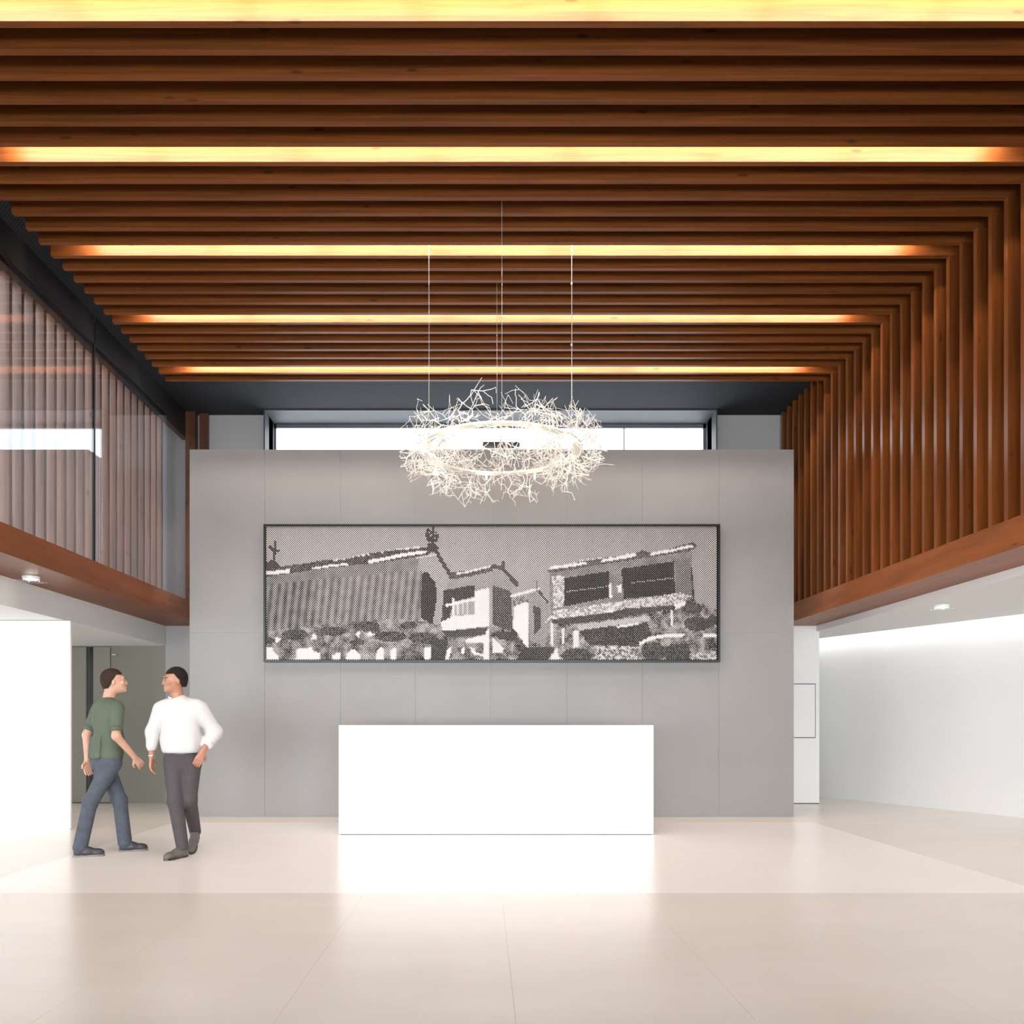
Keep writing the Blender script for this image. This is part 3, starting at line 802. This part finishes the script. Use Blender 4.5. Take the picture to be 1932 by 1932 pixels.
M['eye_white'] = plain('eye white', (.30, .29, .28), .3)
M['iris'] = plain('iris', (.04, .02, .01), .2)
M['hair_dark'] = plain('dark hair', (.014, .010, .008), .8, spec=.15, noise=.3, nscale=60, bump=.5)
M['hair_brown'] = plain('brown hair', (.032, .020, .013), .8, spec=.15, noise=.3, nscale=60, bump=.5)
M['skin_a'] = plain('skin warm', (.36, .17, .11), .5, noise=.06, nscale=25)
M['skin_b'] = plain('skin light', (.48, .27, .19), .5, noise=.06, nscale=25)
M['shirt_white'] = plain('white cotton shirt', (.50, .495, .485), .85, noise=.03, nscale=12, bump=.1)
M['shirt_green'] = plain('green cotton t-shirt', (.075, .098, .068), .85, noise=.08, nscale=10, bump=.1)
M['trouser_grey'] = plain('dark grey trousers', (.05, .042, .046), .8, noise=.12, nscale=30)
M['jeans'] = plain('blue grey jeans', (.055, .066, .088), .85, noise=.25, nscale=18)
M['leather'] = plain('black leather', (.02, .016, .015), .35)
M['shoe_grey'] = plain('grey suede shoe', (.10, .09, .085), .6)
M['shoe_dark'] = plain('dark trainer', (.03, .03, .035), .5)
M['sole'] = plain('pale rubber sole', (.16, .15, .14), .6)
M['steel'] = plain('watch steel', (.6, .6, .6), .25, .9)

def hairpiece(name, T, R, mat, par, lift=.012):
    pr = [('e', T((0, .026, .038)), (.083, .102, .092), R, .02), ('e', T((0, .055, -.01)), (.072, .068, .085), R, .03)]
    c0 = T((0, 0, 0)); ri = R.T
    def cut(G):
        q = (G - np.array(c0, np.float32)) @ R          # into head space
        x, y, z = q[..., 0], q[..., 1], q[..., 2]
        line = np.where(y < -.02, .062, .062 - (y + .02) * 1.55)     # hairline drops behind the ears
        line = np.maximum(line, -.065)
        return (line - z).astype(np.float32)
    return obj(name, sdf_mesh(name, pr, .005, cuts=[(cut,)]), mat, par, smooth=True)

def shoe(par, heel, toe, up, mat, z=0.0, ank=None):
    """heel, toe: ground points (x, y, z); builds an upper and a sole"""
    h = np.array(heel, float); t_ = np.array(toe, float); d = unit(t_ - h); L_ = np.linalg.norm(t_ - h)
    u = np.array((0, 0, 1.)); u = unit(u - u.dot(d) * d)
    yaw = math.atan2(d[1], d[0])
    pr = [('c', h + d*.045 + u*.042, h + d*L_*.45 + u*.045, .038, .038, .02), ('c', h + d*L_*.45 + u*.043, t_ - d*.05 + u*.036, .040, .034, .03),
          ('c', t_ - d*.07 + u*.032, t_ - d*.032 + u*.03, .036, .028, .02), ('c', h + d*.05 + u*.05, h + d*.055 + u*.098, .036, .036, .03),
          ('c', h + d*.055 + u*.095, h + d*L_*.5 + u*.055, .030, .026, .03)]
    o = obj('shoe', sdf_mesh('shoe', pr, .007, cuts=[(h + u*.014, -u)]), mat, par, smooth=True)
    s = np.cross(u, d); bm = bmesh.new()
    prof = [(0, .024), (.03, .033), (.35*L_, .032), (.62*L_, .043), (.8*L_, .042), (.93*L_, .028), (L_, .006)]
    pts = [h + d*a + s*w for a, w in prof] + [h + d*a - s*w for a, w in prof[::-1]]
    lo_ = [bm.verts.new(p) for p in pts]; hi_ = [bm.verts.new(p + u*.02) for p in pts]
    n = len(pts); bm.faces.new(lo_[::-1]); bm.faces.new(hi_)
    for i in range(n): bm.faces.new((lo_[i], lo_[(i+1) % n], hi_[(i+1) % n], hi_[i]))
    obj('sole', bm, M['sole'] if mat is M['shoe_dark'] else M['leather'], o)
    bm = bmesh.new()
    for q in (.42, .5, .58):
        c_ = h + d*L_*q + u*(.086 - (q-.42)*.12)
        tube(bm, [c_ - s*.018, c_ + u*.004, c_ + s*.018], .0025, 5)
    obj('laces', bm, M['leather'], o)
    return o

# ---- man in the white shirt, walking towards the camera
p1 = thing('person', 'person in a loose white long-sleeved shirt and dark grey trousers, walking forward', 'person', (-2.83, 8.0, 0))
body = []
hc = np.array((-.07, -.02, 1.655))
hp = []
T1, R1 = head(hp, hc, math.radians(-52), math.radians(4))
body += hp
body += [('c', (-.045, .01, 1.44), (-.06, .005, 1.59), .062, .056, .03),
         ('e', (-.02, .0, 1.27), (.165, .10, .20), None, .04), ('e', (-.01, -.01, 1.05), (.15, .11, .15), None, .05),
         ('c', (-.17, .01, 1.41), (.14, .01, 1.41), .055, .055, .04),
         ('c', (-.20, .0, 1.40), (-.285, .03, 1.15), .05, .038, .03), ('c', (-.285, .03, 1.15), (-.275, -.04, .94), .038, .027, .02),
         ('c', (.17, .0, 1.40), (.275, .09, 1.15), .05, .038, .03), ('c', (.275, .09, 1.15), (.215, -.06, 1.0), .038, .028, .02),
         ('c', (-.08, 0, .93), (-.035, -.09, .53), .075, .05, .04), ('c', (-.035, -.09, .53), (.03, -.09, .12), .048, .035, .03),
         ('c', (.08, .01, .93), (.065, -.01, .53), .075, .05, .04), ('c', (.065, -.01, .53), (.03, .26, .20), .048, .035, .03)]
hand(body, (-.275, -.045, .935), (.0, -.05, -1), (.9, .1, 0), -1, .3)
hand(body, (.215, -.065, .995), (-.35, -.15, -.9), (-.5, .85, 0), 1, .25)
obj('body', sdf_mesh('body', body, .0068), M['skin_a'], p1, smooth=True)
eyes(p1, T1, None)
hairpiece('hair', T1, R1, M['hair_dark'], p1)
sh = [('e', (-.02, .0, 1.30), (.195, .125, .19), None, .05), ('e', (-.005, -.02, 1.10), (.195, .155, .17), None, .06), ('e', (.0, -.01, 1.0), (.175, .14, .08), None, .05),
      ('c', (-.15, .01, 1.415), (.12, .01, 1.42), .068, .068, .05), ('c', (-.06, .02, 1.44), (-.03, .02, 1.46), .07, .07, .04),
      ('c', (-.20, .0, 1.385), (-.285, .03, 1.17), .075, .068, .03), ('c', (-.285, .03, 1.17), (-.28, -.02, 1.04), .068, .052, .04),
      ('c', (.17, .0, 1.385), (.275, .085, 1.17), .078, .072, .03), ('c', (.275, .085, 1.17), (.24, .01, 1.055), .072, .056, .04)]
for i in range(7):        # cloth folds
    a = (-.14 + .045*i, -.11 + .012*abs(i-3), 1.18 - .02*(i % 2)); b_ = (-.12 + .04*i, -.135 + .012*abs(i-3), 1.02)
    sh.append(('c', a, b_, .012, .02, .03))
sht = obj('shirt', sdf_mesh('shirt', sh, .009, cuts=[((0, 0, .975), (0, 0, -1)), ((-.075, -.03, 1.525), unit((-.25, -.6, .8)))]), M['shirt_white'], p1, smooth=True)
bm = bmesh.new()
for a0 in range(1):
    pts = [(-.055 + .066*math.cos(a), .0 + .062*math.sin(a), 1.505 + .022*math.sin(a)) for a in np.linspace(-1.2, PI + 1.2, 16)]
    tube(bm, pts, .011, 8)
obj('collar', bm, M['shirt_white'], sht, smooth=True)
bm = bmesh.new(); tube(bm, [(-.279, -.022, 1.035), (-.2765, -.03, .995)], .041, 16, .037); obj('cuff', bm, M['shirt_white'], sht, smooth=True)
bm = bmesh.new(); tube(bm, [(.262, .014, 1.06), (.238, -.022, 1.03)], .043, 16, .038); obj('cuff', bm, M['shirt_white'], sht, smooth=True)
tr = [('e', (.0, .0, .95), (.165, .125, .08), None, .03), ('e', (0, .02, .88), (.165, .13, .12), None, .04),
      ('c', (-.08, .0, .88), (-.035, -.09, .53), .095, .070, .03), ('c', (-.035, -.09, .53), (.033, -.09, .10), .070, .056, .03),
      ('c', (.08, .01, .88), (.068, -.01, .53), .095, .070, .03), ('c', (.068, -.01, .53), (.035, .255, .20), .070, .055, .03)]
trs = obj('trousers', sdf_mesh('trousers', tr, .009, cuts=[((0, 0, 1.0), (0, 0, 1)), ((0, -.09, .075), (0, 0, -1)),]), M['trouser_grey'], p1, smooth=True)
bm = bmesh.new()
for s in range(1):
    n = 32; prev = None; rings = []
    for k in range(n):
        c_, s_ = math.cos(2*PI*k/n), math.sin(2*PI*k/n)
        rings.append([bm.verts.new(((.158+q)*c_, (.120+q)*s_, zz)) for q, zz in ((-.01, .965), (.006, .965), (.006, .998), (-.01, .998))])
    for k in range(n):
        for j in range(4): bm.faces.new((rings[k][j], rings[k][(j+1) % 4], rings[(k+1) % n][(j+1) % 4], rings[(k+1) % n][j]))
obj('belt', bm, M['leather'], p1)
shoe(p1, (.05, -.03, 0), (-.06, -.30, 0), 0, M['shoe_grey'])
shoe(p1, (.03, .315, .125), (.055, .075, .0), 0, M['shoe_grey'])
bm = bmesh.new(); tube(bm, [(-.2755, -.038, .958), (-.2752, -.042, .936)], .032, 16); obj('wristwatch', bm, M['steel'], p1, smooth=True)

# ---- man in the green t-shirt, walking to the right and away
p2 = thing('person', 'person in a dark green t-shirt and blue-grey jeans, walking to the right', 'person', (-3.60, 8.15, 0))
yw = math.radians(139)            # body forward = (.66, .75)
f2 = np.array((math.sin(yw), -math.cos(yw), 0)); r2v = np.array((-f2[1], f2[0], 0)) * -1
RB = rotm(yw)
body = []
T2, R2 = head(body, np.array((.055, .03, 1.655)), math.radians(112), math.radians(-4))
V3 = lambda f_, r_, z_: f2 * f_ + r2v * r_ + np.array((0, 0, z_))
body += [('c', V3(0, 0, 1.44), V3(.03, 0, 1.59), .058, .052, .03), ('e', V3(0, 0, 1.27), (.15, .095, .20), RB, .04), ('e', V3(0, 0, 1.03), (.14, .10, .15), RB, .05),
         ('c', V3(0, -.15, 1.41), V3(0, .15, 1.41), .052, .052, .04)]
SR, ER, WR_ = V3(0, .185, 1.39), V3(-.03, .235, 1.13), V3(.16, .21, .93)
SL, EL, WL_ = V3(0, -.185, 1.39), V3(-.10, -.225, 1.14), V3(-.10, -.21, .90)
body += [('c', SR, ER, .05, .04, .03), ('c', ER, WR_, .04, .027, .02), ('c', SL, EL, .05, .04, .03), ('c', EL, WL_, .04, .027, .02)]
HR, KR, AR = V3(0, .085, .92), np.array((-.10, -.15, .50)), np.array((-.17, -.20, .11))
HL, KL, AL = V3(0, -.085, .92), np.array((.07, .11, .50)), np.array((.11, .13, .11))
for h_, k_, a_ in ((HR, KR, AR), (HL, KL, AL)):
    body += [('c', h_, k_, .072, .048, .04), ('c', k_, a_, .046, .034, .03)]
hand(body, WR_, unit(WR_ - ER), np.array((-r2v)), -1, .35)
hand(body, WL_, unit(WL_ - EL), np.array((r2v)), 1, .35)
obj('body', sdf_mesh('body', body, .0068), M['skin_b'], p2, smooth=True)
eyes(p2, T2, None)
hairpiece('hair', T2, R2, M['hair_brown'], p2)
sh = [('e', V3(0, 0, 1.29), (.185, .125, .20), RB, .05), ('e', V3(0.01, 0, 1.08), (.172, .135, .17), RB, .06), ('e', V3(0, 0, .95), (.172, .13, .12), RB, .05),
      ('c', V3(0, -.15, 1.405), V3(0, .15, 1.405), .066, .066, .05), ('c', V3(.0, -.01, 1.44), V3(.0, .01, 1.44), .068, .068, .04),
      ('c', SR, SR + (ER - SR) * .62, .070, .060, .03), ('c', SL, SL + (EL - SL) * .62, .070, .060, .03)]
for i in range(5):
    sh.append(('c', V3(-.12, -.10 + .05*i, 1.12), V3(-.135, -.09 + .045*i, .93), .008, .016, .03))
sht = obj('t_shirt', sdf_mesh('t_shirt', sh, .009, cuts=[((0, 0, .875), (0, 0, -1)), ((.02, .01, 1.505), unit((.1, .1, 1)))]), M['shirt_green'], p2, smooth=True)
for s_, e_ in ((SR, ER), (SL, EL)):
    a = s_ + (e_ - s_) * .66; b_ = s_ + (e_ - s_) * .83
    bm = bmesh.new(); tube(bm, [a, b_], .060, 18, .057); obj('sleeve_hem', bm, M['shirt_green'], sht, smooth=True)
tr = [('e', V3(0, 0, .92), (.150, .115, .09), RB, .03), ('e', V3(-.02, 0, .87), (.155, .13, .11), RB, .04)]
for h_, k_, a_ in ((HR, KR, AR), (HL, KL, AL)):
    tr += [('c', h_ - np.array((0, 0, .05)), k_, .09, .068, .03), ('c', k_, a_ - np.array((0, 0, .02)), .066, .066, .03)]
obj('jeans', sdf_mesh('jeans', tr, .009, cuts=[((0, 0, .97), (0, 0, 1)), ((0, 0, .045), (0, 0, -1))]), M['jeans'], p2, smooth=True)
shoe(p2, (-.225, -.225, 0), (.035, -.135, 0), 0, M['shoe_dark'])
shoe(p2, (.06, .105, 0), (.31, .205, 0), 0, M['shoe_dark'])
